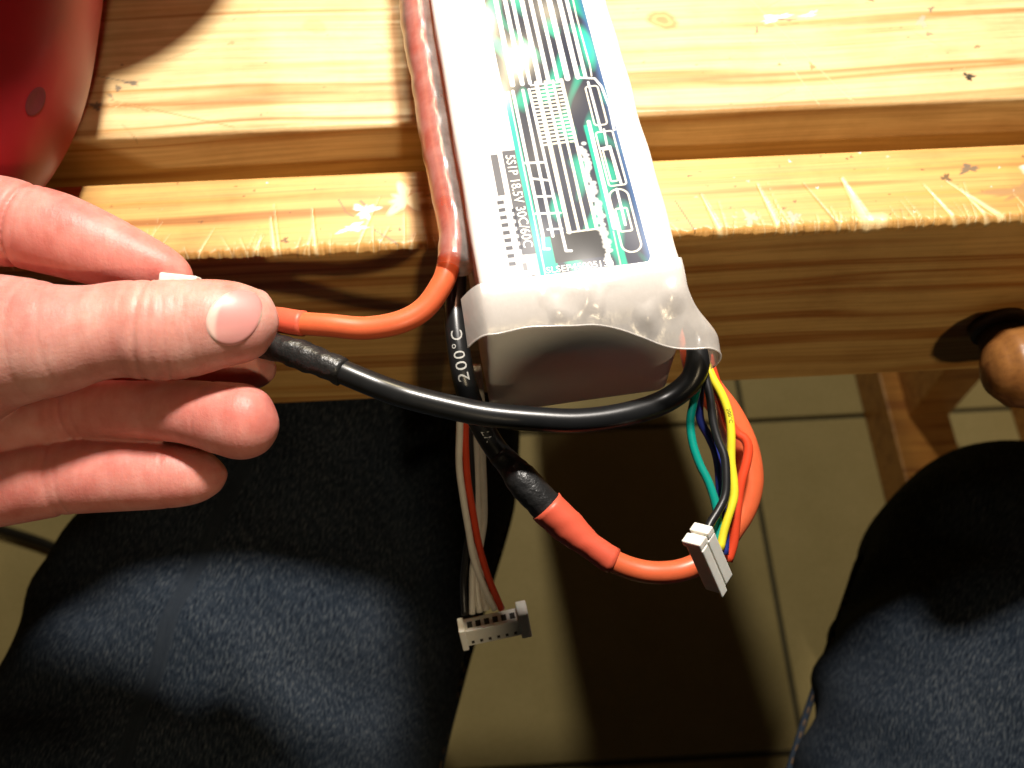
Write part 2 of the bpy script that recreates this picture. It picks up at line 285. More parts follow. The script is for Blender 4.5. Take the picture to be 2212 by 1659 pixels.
def film(name, tint, clear, rough, bump):
    """thin clear plastic: see-through with a milky share and a gloss"""
    t = NT(name); t.n.remove(t.b)
    tr = t.a('ShaderNodeBsdfTransparent'); tr.inputs[0].default_value = tint+(1,)
    v = t.coord((1, 1, 1)); n = t.noise(v, 120, 4, .6); f = t.noise(t.coord((420, 90, 420)), 1, 3)
    bp = t.a('ShaderNodeBump'); bp.inputs['Strength'].default_value = bump; bp.inputs['Distance'].default_value = .001; t.l(f, bp.inputs['Height'])
    d = t.a('ShaderNodeBsdfDiffuse'); d.inputs[0].default_value = (.72, .69, .66, 1)
    tl = t.a('ShaderNodeBsdfTranslucent'); tl.inputs[0].default_value = (.72, .69, .66, 1)
    g = t.a('ShaderNodeBsdfGlossy'); g.inputs[0].default_value = (1, 1, 1, 1); g.inputs['Roughness'].default_value = rough
    for q in (d, g): t.l(bp.outputs[0], q.inputs['Normal'])
    milk = t.a('ShaderNodeMixShader'); milk.inputs[0].default_value = .35; t.l(d.outputs[0], milk.inputs[1]); t.l(tl.outputs[0], milk.inputs[2])
    m1 = t.a('ShaderNodeMixShader'); mr = t.a('ShaderNodeMapRange'); mr.inputs['From Min'].default_value = .3; mr.inputs['From Max'].default_value = .7
    mr.inputs['To Min'].default_value = max(0, 1-clear-.12); mr.inputs['To Max'].default_value = min(1, 1-clear+.12); t.l(n, mr.inputs[0]); t.l(mr.outputs[0], m1.inputs[0])
    t.l(tr.outputs[0], m1.inputs[1]); t.l(milk.outputs[0], m1.inputs[2])
    lw = t.a('ShaderNodeLayerWeight'); lw.inputs[0].default_value = .5
    pw = t.a('ShaderNodeMath', operation='POWER'); pw.inputs[1].default_value = 3.0; t.l(lw.outputs['Facing'], pw.inputs[0])
    fr = t.a('ShaderNodeMath', operation='MULTIPLY_ADD'); fr.inputs[1].default_value = .5; fr.inputs[2].default_value = .05; t.l(pw.outputs[0], fr.inputs[0])
    m2 = t.a('ShaderNodeMixShader'); t.l(fr.outputs[0], m2.inputs[0]); t.l(m1.outputs[0], m2.inputs[1]); t.l(g.outputs[0], m2.inputs[2])
    t.l(m2.outputs[0], t.out.inputs[0]); return t.m
M['film_end'] = film('milky_film', (.95, .94, .95), .30, .24, .12)
M['film_side'] = film('clear_film', (.70, .50, .40), .80, .30, .2)
mm = .001

# ------------------------------------------------------------------ floor
floor = mesh_obj('floor', [(-2, -1.6, -.7235), (2.2, -1.6, -.7235), (2.2, 2.2, -.7235), (-2, 2.2, -.7235)], [(0, 1, 2, 3)], M['grout'])
floor["kind"] = "structure"
tv, tf = box_geo((.0025, .0025, -.008), (.3275, .3275, 0), .0012)
tile_me = None
for i in range(-5, 5):
    for j in range(-4, 5):
        x, y = .270+i*.33, .272+j*.33
        if tile_me is None:
            o = mesh_obj('tile', tv, tf, M['tile'], floor, False); tile_me = o.data
        else:
            o = bpy.data.objects.new('tile', tile_me); COL.objects.link(o); o.parent = floor
        o.location = (x, y, -.72+rng.uniform(-.0003, .0003))

# ------------------------------------------------------------------ work bench
bench = thing('work_bench', "scratched pine work bench with a vise jaw, carrying the white battery pack", "workbench", (0, .15, -.72))
def seg_dist(X, Y, p, q):
    d = np.array(q)-np.array(p); L2 = d@d; t = np.clip(((X-p[0])*d[0]+(Y-p[1])*d[1])/L2, 0, 1)
    return np.hypot(X-p[0]-t*d[0], Y-p[1]-t*d[1]), t
def over(col, fac, mask, c):
    mask = np.clip(mask, 0, 1); nf = np.maximum(fac, mask)
    w = np.where(nf > 0, mask/np.maximum(nf, 1e-6), 0)[..., None]
    w = np.where((fac > 0)[..., None], np.maximum(mask[..., None], 0), (mask > 0)[..., None]*1.)
    return col*(1-w)+np.array(c)*w, nf
def blotch(X, Y, cx, cy, rx, ry, rot=0, rag=.25, seed=0):
    c, s = math.cos(rot), math.sin(rot); u = ((X-cx)*c+(Y-cy)*s)/rx; v = (-(X-cx)*s+(Y-cy)*c)/ry
    a = np.arctan2(v, u); r = np.hypot(u, v)
    k = 1+rag*(np.sin(3*a+seed)+.6*np.sin(5*a+2.3*seed)+.5*np.sin(9*a+seed*1.7))
    return np.clip((k-r)*3, 0, 1)
def plank(name, x0, x1, y0, y1, z0, mat, marks, nx, ny, rag_front=0., rag_back=0.0006):
    """one board: a finely divided top with wear marks, rounded arrises, plain sides"""
    xs = np.concatenate([np.linspace(x0, -.16, 40, endpoint=False), np.linspace(-.16, .20, nx), np.linspace(.2, x1, 30)[1:]]); nx = len(xs); ys = np.linspace(y0, y1, ny); X, Y = np.meshgrid(xs, ys, indexing='ij')
    Z = np.zeros_like(X)
    col = np.zeros(X.shape+(3,)); fac = np.zeros_like(X)
    col, fac, Z = marks(X, Y, col, fac, Z)
    # worn arrises
    k = np.convolve(rng.normal(0, 1, nx+60), np.ones(5)/5, 'same')[30:30+nx]; k2 = np.convolve(rng.normal(0, 1, nx+400), np.ones(60)/60, 'same')[200:200+nx]*4
    e = np.clip(.0012+.0005*k*(1 if rag_front else .3)+.0004*k2, .0004, .004)[:, None]*(1+rag_front)
    df = np.clip(1-(Y-y0)/e, 0, 1); db = np.clip(1-(y1-Y)/.0010, 0, 1)
    Z = Z-df**2*e*.8-db**2*.0007
    # border rows drop to form the sides
    V = np.stack([X, Y, Z], -1)
    n, m = X.shape
    def col_row(yv, zv): 
        r = np.zeros((n, 1, 3)); r[:, 0, 0] = xs; r[:, 0, 1] = yv; r[:, 0, 2] = zv; return r
    fz = [-.004, -.03, z0]
    front = np.concatenate([col_row(y0, z) for z in fz[::-1]], 1); back = np.concatenate([col_row(y1, z) for z in fz]+[], 1)
    close = col_row(y0, z0)
    V = np.concatenate([front, V, back, close], 1); col = np.concatenate([np.zeros((n, 3, 3)), col, np.zeros((n, 4, 3))], 1)
    fac = np.concatenate([np.zeros((n, 3)), fac, np.zeros((n, 4))], 1)
    o = fast_grid(name, V.reshape(-1, 3), n, V.shape[1], mat, bench, col.reshape(-1, 3), fac.ravel())
    # sharp look at the arrises
    return o
RAW = (.80, .62, .33); WHITE = (.82, .80, .76); GREY = (.10, .09, .075); DARK = (.055, .03, .012); KNOT = (.30, .13, .035)
def jaw_marks(X, Y, col, fac, Z):
    r = np.random.default_rng(11)
    for k in range(150):                                  # saw and knife cuts running in from the front arris
        x = r.uniform(-.135, .185); ln = r.gamma(2.2, .0028); dx = r.normal(.05, .35)*ln
        if x > .05 and r.random() < .5: ln *= 1.4; dx = -abs(r.normal(.35, .25))*ln
        d, t = seg_dist(X, Y, (x, -.001), (x+dx, ln)); w = r.uniform(.00012, .00042)*(1-.6*t)
        msk = np.clip(1.4-d/w, 0, 1)*(1-t*.5)*r.uniform(.45, .95)
        col, fac = over(col, fac, msk, RAW if r.random() < .84 else (.24, .13, .05)); Z = Z-.00022*msk
    for (x, y, x2, y2, w) in ((.1085, .0175, .113, -.0005, .0017), (.1105, .004, .1165, .002, .0019), (.066, .014, .070, -.0005, .0008), (.083, .017, .0865, .002, .0007), (.132, .014, .139, -.0005, .0006), (.139, .015, .152, .001, .0008), (.1425, .012, .1485, -.0005, .0006), (-.048, .015, -.0465, -.0005, .0005), (-.060, .013, -.058, -.0005, .0006)):
        d, t = seg_dist(X, Y, (x, y), (x2, y2)); msk = np.clip(1.3-d/(w*(.25+t)), 0, 1)*.85
        col, fac = over(col, fac, msk, RAW); Z = Z-.0003*msk
    for (x, y, x2, y2, w, c) in ((.058, .012, .0625, .0005, .00016, DARK), (-.030, .0065, -.023, .001, .00022, GREY), (-.034, .017, -.031, .0135, .0003, GREY), (-.0405, .018, -.0385, .014, .00016, GREY), (-.0385, .0135, -.036, .0115, .00016, GREY)):
        d, t = seg_dist(X, Y, (x, y), (x2, y2)); col, fac = over(col, fac, np.clip(1.5-d/w, 0, 1)*.8, c)
    for (x, y, a, b, c, q) in ((-.0325, .0135, .0035, .0028, WHITE, 1), (-.036, .0075, .0042, .0016, WHITE, 4), (-.021, .017, .0055, .005, (.80, .66, .40), 3), (.170, .0185, .006, .0045, WHITE, 5), (.178, .016, .005, .006, WHITE, 2), (.1605, .010, .010, .0035, (.33, .19, .08), 6), (.079, .0048, .0022, .0025, (.35, .34, .30), 2), (.0915, .0042, .002, .0022, (.38, .34, .28), 8), (-.0555, .0042, .0011, .0011, DARK, 5), (.1395, .016, .0014, .0016, DARK, 5), (.147, .019, .0032, .0016, GREY, 3)):
        col, fac = over(col, fac, blotch(X, Y, x, y, a, b, .2, .3, q)*.8, c)
    for k in range(90):
        col, fac = over(col, fac, blotch(X, Y, r.uniform(-.135, .185), r.uniform(.001, .027), r.uniform(.0002, .0007), r.uniform(.0002, .0006), 0, .3, k)*r.uniform(.3, .9), DARK if r.random() < .7 else WHITE)
    return col, fac, Z
def top_marks(X, Y, col, fac, Z):
    r = np.random.default_rng(5)
    # knots (rings), ink marks, paint, holes and long fine scratches
    for (x, y, a) in ((.0635, .0855, .0052), (-.050, .089, .0042)):
        for s, c in ((1.0, KNOT), (.74, (.62, .38, .14)), (.42, KNOT)):
            w = .8 if a > .005 else .28
            col, fac = over(col, fac, blotch(X, Y, x, y, a*s*1.15, a*s*.8, -.5, .05, 3)*w, c)
    for (x, y, a, b, rot, c, q, f) in ((.1005, .0845, .0055, .0016, .25, WHITE, 2, .95), (.112, .0855, .0035, .0012, .4, WHITE, 6, .6), (.1045, .0835, .004, .0005, -.05, GREY, 1, .8), (.0935, .079, .0005, .0018, -.3, GREY, 2, .7), (.148, .080, .0017, .003, -.2, (.42, .36, .30), 4, .7), (.1525, .0855, .0006, .0017, -.5, GREY, 5, .8), (.149, .0745, .0012, .0009, 0, GREY, 2, .6), (.1085, .0625, .0010, .0016, .2, (.34, .16, .05), 3, .8), (.157, .0555, .0017, .0017, 0, (.02, .014, .008), 1, 1), (.1335, .091, .0013, .0007, -.4, DARK, 3, .8), (.098, .064, .0006, .0006, 0, DARK, 2, .7), (.163, .068, .0012, .0006, .4, DARK, 4, .6),
            (-.1065, .0675, .0024, .0010, -.3, GREY, 4, .85), (-.1105, .0655, .0010, .0014, .3, GREY, 2, .8), (-.1125, .0625, .0006, .0016, .6, GREY, 7, .7), (-.1165, .0585, .0016, .0022, .9, GREY, 2, .85), (-.1215, .0565, .0013, .0010, 0, GREY, 5, .8), (-.103, .0685, .0022, .0003, .0, (.25, .22, .16), 1, .5), (-.0765, .083, .0012, .0007, 0, (.35, .2, .08), 3, .6)):
        col, fac = over(col, fac, blotch(X, Y, x, y, a, b, rot, .28, q)*f, c)
    for (x, y, x2, y2, w, c, f) in ((-.1175, .071, -.106, .0675, .00018, GREY, .7), (-.112, .0605, -.073, .0475, .00022, (.48, .28, .10), .8), (-.104, .0575, -.100, .0555, .0003, (.4, .2, .07), .8), (.093, .095, .1175, .048, .0003, RAW, .35), (.100, .068, .1075, .0465, .0003, RAW, .4), (.112, .058, .1185, .0475, .00022, RAW, .4)):
        d, t = seg_dist(X, Y, (x, y), (x2, y2)); col, fac = over(col, fac, np.clip(1.5-d/w, 0, 1)*f, c)
    for k in range(120):
        col, fac = over(col, fac, blotch(X, Y, r.uniform(-.15, .19), r.uniform(.047, .125), r.uniform(.0002, .0006), r.uniform(.0002, .0005), 0, .3, k)*r.uniform(.25, .8), DARK)
    for k in range(40):
        x, y, an, ln = r.uniform(-.15, .19), r.uniform(.047, .12), r.uniform(-.9, .9), r.uniform(.003, .014)
        d, t = seg_dist(X, Y, (x, y), (x+ln*math.cos(an), y+ln*math.sin(an))); col, fac = over(col, fac, np.clip(1.5-d/.00014, 0, 1)*.4, RAW if k % 2 else (.3, .17, .06))
    return col, fac, Z
none = lambda X, Y, c, f, Z: (c, f, Z)
plank('vise_jaw', -.60, .50, 0, .0277, -.0935, M['jaw'], jaw_marks, 1000, 80, 1.0)
plank('top_plank', -.60, .50, .0455, .170, -.040, M['plank'], top_marks, 760, 260)
plank('top_plank', -.60, .50, .172, .300, -.040, M['plank'], none, 60, 20)
plank('top_plank', -.60, .50, .302, .430, -.040, M['plank'], none, 60, 20)
for x0 in (-.64, .397):                                  # trestle ends: foot, post, rail
    box('foot', (x0, -.10, -.7195), (x0+.06, .52, -.66), M['frame_wood'], bench, .002)
    box('post', (x0+.019, .240, -.6598), (x0+.06, .300, -.0705), M['frame_wood'], bench, .0015)
    box('cross_rail', (x0+.012, .046, -.0703), (x0+.062, .43, -.0403), M['frame_wood'], bench, .0015)
box('foot', (.553, -.02, -.7195), (.62, .52, -.655), M['frame_wood'], bench, .002)
box('post', (.56, .40, -.6548), (.61, .45, -.0705), M['frame_wood'], bench, .0015)
box('shade_box', (.036, .33, -.46), (.164, .432, -.0405), M['frame_wood'], bench, .002)  # unseen box added under the bench to cast the floor shadow
# vise screw with its wooden handle
sx, sz = .1765, -.0600
V, F = tube_geo([(sx, -.0004, sz), (sx, -.004, sz)], [.0100, .0095], 40); shade_disc = mesh_obj('knob_shadow_disc', V, F, M['metal_and_shade'], bench)  # dark disc standing in for the knob's shadow on the jaw
tube('vise_screw', [(sx, -.0042, sz), (sx, -.012, sz), (sx, -.020, sz+.006)], .008, M['metal_and_shade'], bench)
hp = smooth_path([(sx-.016, -.024, sz+.012), (sx-.012, -.024, sz+.012), (sx, -.024, sz+.012), (sx+.05, -.024, sz+.010), (sx+.12, -.024, sz+.008)], .001)
hr = np.interp(np.arange(len(hp))/(len(hp)-1), [0, .012, .05, .10, .16, .3, .9, 1], [.002, .008, .0125, .0135, .0125, .0095, .009, .008])
tube('vise_handle', hp, hr, M['handle_wood'], bench, 28)

# ------------------------------------------------------------------ battery pack
AB = R(5.8); BU = np.array([math.cos(AB), math.sin(AB), 0]); BW = np.array([-math.sin(AB), math.cos(AB), 0]); BZ = np.array([0, 0, 1.])
BO = np.array([0, -.0454, 0])
def bl(s, t, z): return BO+BU*s*mm+BW*t*mm+BZ*z*mm
pack = thing('battery_pack', "white shrink-wrapped battery pack with printed label and wire leads, overhanging the bench edge", "battery", tuple(bl(24, 40, 0)))
def rounded_loop(w, h, r, n=8, per=10):
    pts = []
    for cx, cy, a0 in ((w-r, h-r, 0), (r, h-r, 90), (r, r, 180), (w-r, r, 270)):
        for k in range(n+1): a = R(a0+90*k/n); pts.append((cx+r*math.cos(a), cy+r*math.sin(a)))
    out = []
    for k in range(len(pts)):
        p, q = pts[k], pts[(k+1) % len(pts)]; d = math.dist(p, q); m = max(1, int(d/2.2))
        for i in range(m): out.append((p[0]+(q[0]-p[0])*i/m, p[1]+(q[1]-p[1])*i/m))
    return np.array(out)
def sstep(a, b, x): x = np.clip((x-a)/(b-a), 0, 1); return x*x*(3-2*x)
lp = rounded_loop(47.6, 42.8, 2.6)
def nz(s, t, k=0): return math.sin(s*.21+k)*math.sin(t*.17+1.3*k)+.6*math.sin(s*.47+t*.31+k)
def nose(t): return np.where(t > 3, 0, np.where(t > -7, 3.8*((3-np.minimum(t, 3))/10)**2, 3.8+.76*(-7-t)))   # the wrap rolls down over the front end
V = []; ts = [-7.4, -7.15, -6.6, -5.5, -4, -2, 0, 2, 4] + list(np.linspace(6, 134, 56)) + [135.6, 136]
for t in ts:
    inset = {-7.4: 1.5, -7.15: .6, -6.6: .12, 135.6: .5, 136: 2}.get(t, 0)
    for (s, z) in lp:
        c = np.array([23.8-s, 21.4-z]); c /= np.linalg.norm(c)+1e-6
        b = .14*nz(s, t, 2)+.1*nz(z, t, 5)
        V.append(bl(s+c[0]*(inset+b), t, max(.15, z+c[1]*(inset+(b if z > 3 else 0)))-4.2*sstep(20, 2, z)*(1-sstep(26, 41, t))-float(nose(np.array(float(t))))*sstep(18, 42, z)))
n = len(lp); F = [(i*n+j, i*n+(j+1) % n, (i+1)*n+(j+1) % n, (i+1)*n+j) for i in range(len(ts)-1) for j in range(n)]
F = [f[::-1] for f in F]+[tuple(range(n)), tuple(range((len(ts)-1)*n, len(ts)*n))[::-1]]
body = mesh_obj('cell_body', V, F, M['wrap'], pack)
# printed label on the top face
ss = np.linspace(6.5, 41.0, 232); tt = np.linspace(2.0, 100, 660); Sg, Tg = np.meshgrid(ss, tt, indexing='ij')
PAPER = np.array((.80, .775, .75)); INK = np.array((.010, .014, .035)); GREEN = np.array((.0, .30, .20)); CREAM = np.array((.80, .76, .62)); WHT = np.array((.82, .82, .80)); BLUE = np.array((.03, .10, .26))
img = np.broadcast_to(PAPER, Sg.shape+(3,)).copy()
def put(mask, c, a=1.):
    global img
    w = np.clip(mask, 0, 1)[..., None]*a; img = img*(1-w)+np.array(c)*w
AA = .14
def rect(s0, s1, t0, t1, rad=0):
    dx = np.maximum(np.maximum(s0+rad-Sg, Sg-(s1-rad)), 0); dy = np.maximum(np.maximum(t0+rad-Tg, Tg-(t1-rad)), 0)
    ins = np.minimum(np.minimum(Sg-s0, s1-Sg), np.minimum(Tg-t0, t1-Tg)) if rad == 0 else rad-np.hypot(dx, dy)
    return np.clip(ins/AA+.5, 0, 1)
def line(pts, w):
    m = np.zeros_like(Sg)
    for p, q in zip(pts[:-1], pts[1:]):
        d, _ = seg_dist(Sg, Tg, p, q); m = np.maximum(m, np.clip((w/2-d)/AA+.5, 0, 1))
    return m
def rrline(s0, s1, t0, t1, rad, w):
    dx = np.abs(Sg-(s0+s1)/2)-((s1-s0)/2-rad); dy = np.abs(Tg-(t0+t1)/2)-((t1-t0)/2-rad)
    d = np.hypot(np.maximum(dx, 0), np.maximum(dy, 0))+np.minimum(np.maximum(dx, dy), 0)-rad
    return np.clip((w/2-np.abs(d))/AA+.5, 0, 1)
wob = .5+.5*np.sin(Sg*.55+np.sin(Tg*.16)*2.2)*np.sin(Tg*.21+np.sin(Sg*.3)*1.7)
main = np.maximum(rect(14.2, 40.3, 2.5, 120, 3.0), rect(14.2, 30, 2.5, 120))
put(main, INK)
put(main*np.clip((wob-.56)*3.2, 0, 1), GREEN, .9)
put(main*np.clip((Sg-38.6)/1.4, 0, 1), BLUE, .8); put(main*np.clip((3.6-Tg)/1.1, 0, 1), BLUE, .5)
put(rect(14.2, 15.9, 2.6, 60), GREEN*1.5, .95); put(rect(15.5, 18.6, 2.6, 13.8), GREEN*1.4, .9)
put(rect(31.8, 34.6, 2.6, 11)*np.clip((Sg-31.6)/2, 0, 1), GREEN*1.2, .9); put(rect(32.4, 33.6, 11, 46), GREEN*1.3, .9)
put(np.clip(1.3-np.hypot((Sg-38.4)/1.6, (Tg-72)/7), 0, 1), GREEN*1.8, .95)
put(rect(18.2, 30.4, 6.2, 14.2), (.012, .011, .012), 1)
# left column of the label: blocks and dashes on white
for k in range(9): put(rect(7.4, 9.1, 6.9+k*2.25, 8.1+k*2.25), INK, .95)
for k in range(6): put(rect(10.1, 11.4, 11.3+k*2.15, 12.5+k*2.15), INK, .95)
put(rect(7.9, 9.7, 27.5, 40.2), INK, .9); put(rect(10.9, 14.2, 9.6, 41), INK, .92); put(rect(7.2, 13, 3.2, 3.8), INK, .7)
put(rect(10.5, 11.6, 5.2, 7.4), INK, .8); put(rect(12.2, 14.2, 2.6, 9.6), INK, .55)
for k in range(9): put(rect(8.0, 9.5, 43+k*2.3, 44+k*2.3), INK, .5)
put(line([(10.2, 8), (10.2, 42)], .5), WHT)
# thin cream rules, circuit-like strokes, stripes
put(line([(15.3, 2.6), (15.6, 60)], .28), CREAM)
for L, w in (([(16.6, 13.9), (16.7, 60)], .75), ([(18.9, 13.8), (19.3, 60)], .7), ([(22.4, 9.0), (21.2, 9.2), (20.9, 60)], .65), ([(17.5, 10.4), (16.2, 10.6), (16.6, 14.5)], .6), ([(15.9, 20.8), (21.8, 20.2)], .55), ([(18.0, 15.9), (21.4, 15.6)], .5), ([(16.6, 25.8), (20.6, 25.4)], .55), ([(16.6, 31.5), (21, 30.2)], .6), ([(16, 36.5), (21, 35.9)], .6)): put(line(L, w), WHT)
for s, w in ((22.9, 1.05), (25.2, .62), (27.25, .62), (29.5, .8)):
    put(line([(s, 14.3), (s+.1, 41)], w), CREAM)
    for k in range(17): put(rect(s-1.5, s+.5, 41+k*1.25, 41.55+k*1.25), CREAM, .9)
    put(line([(s+.1, 41), (s+.2, 62)], w), CREAM)
put(line([(22.4, 14.25), (30.1, 14.25)], .4), CREAM)
r_ = np.random.default_rng(2)
for k in range(30):                                      # ragged script, too blurred in the photo to read
    t0 = 4+k*1.25; put(np.clip(1.5-np.hypot((Sg-30.9-r_.uniform(-.7, .7))/r_.uniform(.5, .9), (Tg-t0)/r_.uniform(.45, .9)), 0, 1), WHT)
put(line([(30.6, 3), (30.9, 9)], .5), WHT)
put(line([(33.6, 13.9), (33.9, 47)], .95), WHT); put(line([(32.9, 2.3), (33.2, 13)], .3), (.5, .7, .45))
put(rrline(34.3, 38.9, 6.6, 24.9, 2.2, .42), CREAM); put(rrline(34.9, 37.7, 12.6, 19.2, .4, .42), CREAM); put(line([(36.4, 14.4), (36.5, 25)], .6), WHT)
put(rrline(34.9, 39.2, 26.1, 43.3, .7, .4), CREAM); put(rrline(35.6, 37.4, 27.5, 37.6, .4, .4), CREAM); put(line([(35.0, 38), (37.6, 38.4), (37.9, 26.4)], .6), WHT); put(line([(36.9, 38), (37.2, 44)], .5), WHT)
put(line([(39.7, 43.4), (40.0, 51), (39.4, 58), (38.2, 61), (34, 62)], .6), WHT); put(rrline(35.2, 38.4, 45.5, 58.5, .8, .4), CREAM); put(line([(36.4, 44), (36.3, 60)], .6), WHT)
for s, w in ((17, 1.2), (19.5, 1.1), (21.5, .9), (24, 1.2), (26.3, 1.0), (28.7, .9), (31.3, 1.4), (34, 1.2), (36, .9)): put(line([(s, 62), (s+.3, 98)], w), WHT)
put(line([(37.6, 62), (37.9, 66), (37.7, 84), (38.3, 98)], .35), CREAM)
zt = 42.8+.16
V = (BO+BU*(Sg[..., None]*mm)+BW*(Tg[..., None]*mm)); bul = np.array([.14*(np.sin(Sg*.21+2)*np.sin(Tg*.17+2.6)+.6*np.sin(Sg*.47+Tg*.31+2))+0*Sg])[0]
V[..., 2] = (zt+.16+.12*(np.sin(Sg*.3)*np.sin(Tg*.2)))*mm
label = fast_grid('label', V.reshape(-1, 3), *Sg.shape, M['label'], pack, img.reshape(-1, 3))
label["label"] = "black and green printed label with white lettering"
def label_text(body, size, s, t, down, mat=M['label_ink'], bold=.0, sp=1.0, name='lettering'):
    """down: the line runs towards the front end, else it runs across"""
    V, F = text_geo(body, size, bold, sp); out = []
    for x, y, z in V:
        a, b = (s+y, t-x) if down else (s+x*math.cos(-.02)-y*math.sin(-.02), t+x*math.sin(-.02)+y)
        out.append(bl(a, b, zt+.16+.12*math.sin(a*.3)*math.sin(b*.2)+.08))
    return mesh_obj(name, out, F, mat, label, False)
label_text("SLSEP45005130", 2.42, 15.6, 3.75, False, bold=.02, sp=1.02)
label_text("5S1P 18.5V 30C/60C", 3.3, 11.6, 39.6, True, bold=.02, sp=1.0)
label_text("max 4.2V/Z", 1.55, 12.6, 9.2, True)
# milky film that overhangs the front end: rows from the top face out and down, columns across
def sstep(a, b, x): x = np.clip((x-a)/(b-a), 0, 1); return x*x*(3-2*x)
ns, nt_ = 190, 80; a_ = np.linspace(-4.6, 56, ns); k_ = np.linspace(0, 1, nt_); A_, K_ = np.meshgrid(a_, k_, indexing='ij')
reach = 7.5+.5*np.exp(-((A_-2)/5)**2)+1.1*sstep(8, 22, A_)+8.8*sstep(22, 52, A_)       # how far the free edge lies before t = 0
T_ = 3.0-(3.0+reach)*K_
over_r = np.maximum(0, A_-47.2); over_l = np.maximum(0, -A_)
pouch = sstep(.30, .85, K_)*sstep(38, 50, A_)
Sf = np.minimum(A_, 47.2)+5.2*pouch*sstep(42, 50, A_)+1.2*np.sin(np.clip(over_r/8.8, 0, 1)*np.pi)*(.2+pouch)
droop = nose(T_)-.25*pouch*(-7-np.minimum(T_, -7))
Zf = 43.6-droop-over_r*1.15-over_l**1.5*.55
fold = np.sin(A_*.30+K_*3.6+1.2*np.sin(K_*3+A_*.11))+.55*np.sin(A_*.62-K_*5+1.7)+.22*np.sin(A_*1.25+K_*7+.8*np.sin(A_*.5))
wr = np.maximum(fold+.2, 0)**1.3*.55*sstep(.18, .5, K_)*sstep(2, 9, A_)*(1-.5*sstep(46, 50, A_))*(1-.75*sstep(.72, 1, K_))
Zf = Zf+wr
on_body = (T_ > -7.3) & (A_ > -.5) & (A_ < 47.2); Zf = np.where(on_body, np.maximum(Zf, 43.4-nose(T_)), Zf)
V = BO+BU*(Sf[..., None]*mm)+BW*(T_[..., None]*mm)+BZ*(Zf[..., None]*mm)
fe = fast_grid('end_film', V.reshape(-1, 3), ns, nt_, M['film_end'], pack)
edge = np.array([V[i, -1] for i in range(0, ns)]); tube('film_rim', smooth_path(edge[::6], .0008), .00022, M['film_end'], fe, 8)
# leads
def gp(k): return [np.array(p)*mm for p in G[k]]
def sleeve_rad(P, segs, base):
    """radius along the path: segs = (from, to, radius) in fractions with soft shoulders"""
    f = np.linspace(0, 1, len(P)); r = np.full(len(P), base)
    for a, b, v in segs: r = r+(v-base)*sstep(a-.012, a+.012, f)*(1-sstep(b-.012, b+.012, f))
    return r
P = smooth_path(gp('red_lead')); red = tube('positive_lead', P, .00285, M['red_rubber'], pack, 24)
red["label"] = "thick orange-red silicone lead curving from the left flank into the hand"
nP = len(P); q = np.array(gp('red_lead')[-4]); i0 = int(np.argmin(np.linalg.norm(P-q, axis=1)))
tube('heat_shrink', P[i0-1:], .0032, M['red_sleeve'], red, 24)
i9 = int(np.argmin(np.linalg.norm(P-np.array(gp('red_lead')[8]), axis=1)))
FP = P[:i9+1]+np.outer(np.ones(i9+1), BU*.0017+BZ*.0012); rf = np.random.default_rng(8)
tube('clear_sleeve', FP, np.interp(np.linspace(0, 1, len(FP)), [0, .5, .62, .9, 1], [.0062, .0060, .0050, .0046, .0042]), M['film_side'], red, 30, flat=1.25, shape=lambda f, a: 1+.022*np.sin(70*f+a+2*np.sin(9*f))+.015*np.sin(143*f+3*a+3*np.sin(5*f))+.03*np.sin(17*f-2*a))
P = smooth_path(gp('black_lead')); blk = tube('negative_lead', P, .00300, M['black_rubber'], pack, 24)
blk["label"] = "thick black silicone lead looping across the end of the pack into the hand"
q = np.array(gp('black_lead')[12]); i0 = int(np.argmin(np.linalg.norm(P-q, axis=1))); PP = P[i0:]; rs = np.random.default_rng(3)
tube('heat_shrink', PP, .0035, M['black_sleeve'], blk, 28, shape=lambda f, a: 1+.055*np.sin(23*f+2*a)+.05*np.sin(61*f+3*a+1)-.05*np.exp(-((f-.0)/.01)**2))
P = smooth_path(gp('series_lead')); D_ = lambda k: int(np.argmin(np.linalg.norm(P-np.array(gp('series_lead')[k]), axis=1)))
i1, i2, i3, i4 = D_(7), D_(9), D_(11), D_(13)
k1 = D_(8)
lead = tube('series_lead', P[:i2+2], .0029, M['black_rubber'], pack, 24)
lead["label"] = "hanging lead, black then joined by sleeves to an orange-red half"
f = np.arange(i1-4, i2+3); sr = np.interp(f, [f[0], i1, i1+3, i2], [.0031, .0033, .0042, .0042]); tube('heat_shrink', P[f], sr, M['black_sleeve'], lead, 28, shape=lambda f, a: 1+.02*np.sin(19*f+2*a)+.02*np.sin(43*f+3*a))
j = (i2+i3)//2+1; f = np.arange(i2-1, i3+6); sr = np.interp(f, [f[0], i2+1, j-2, j+4, f[-1]], [.0047, .0046, .0043, .0034, .0033])
tube('heat_shrink', P[f], sr, M['red_sleeve'], lead, 28, shape=lambda f, a: 1+.025*np.sin(11*f+2*a)+.015*np.sin(31*f+3*a))
nr_ = len(P)-i3; tube('red_half', P[i3:], np.interp(np.linspace(0, 1, nr_), [0, .42, .55, .85, 1], [.00285, .00285, .0037, .0037, .003]), M['red_rubber'], lead, 24)
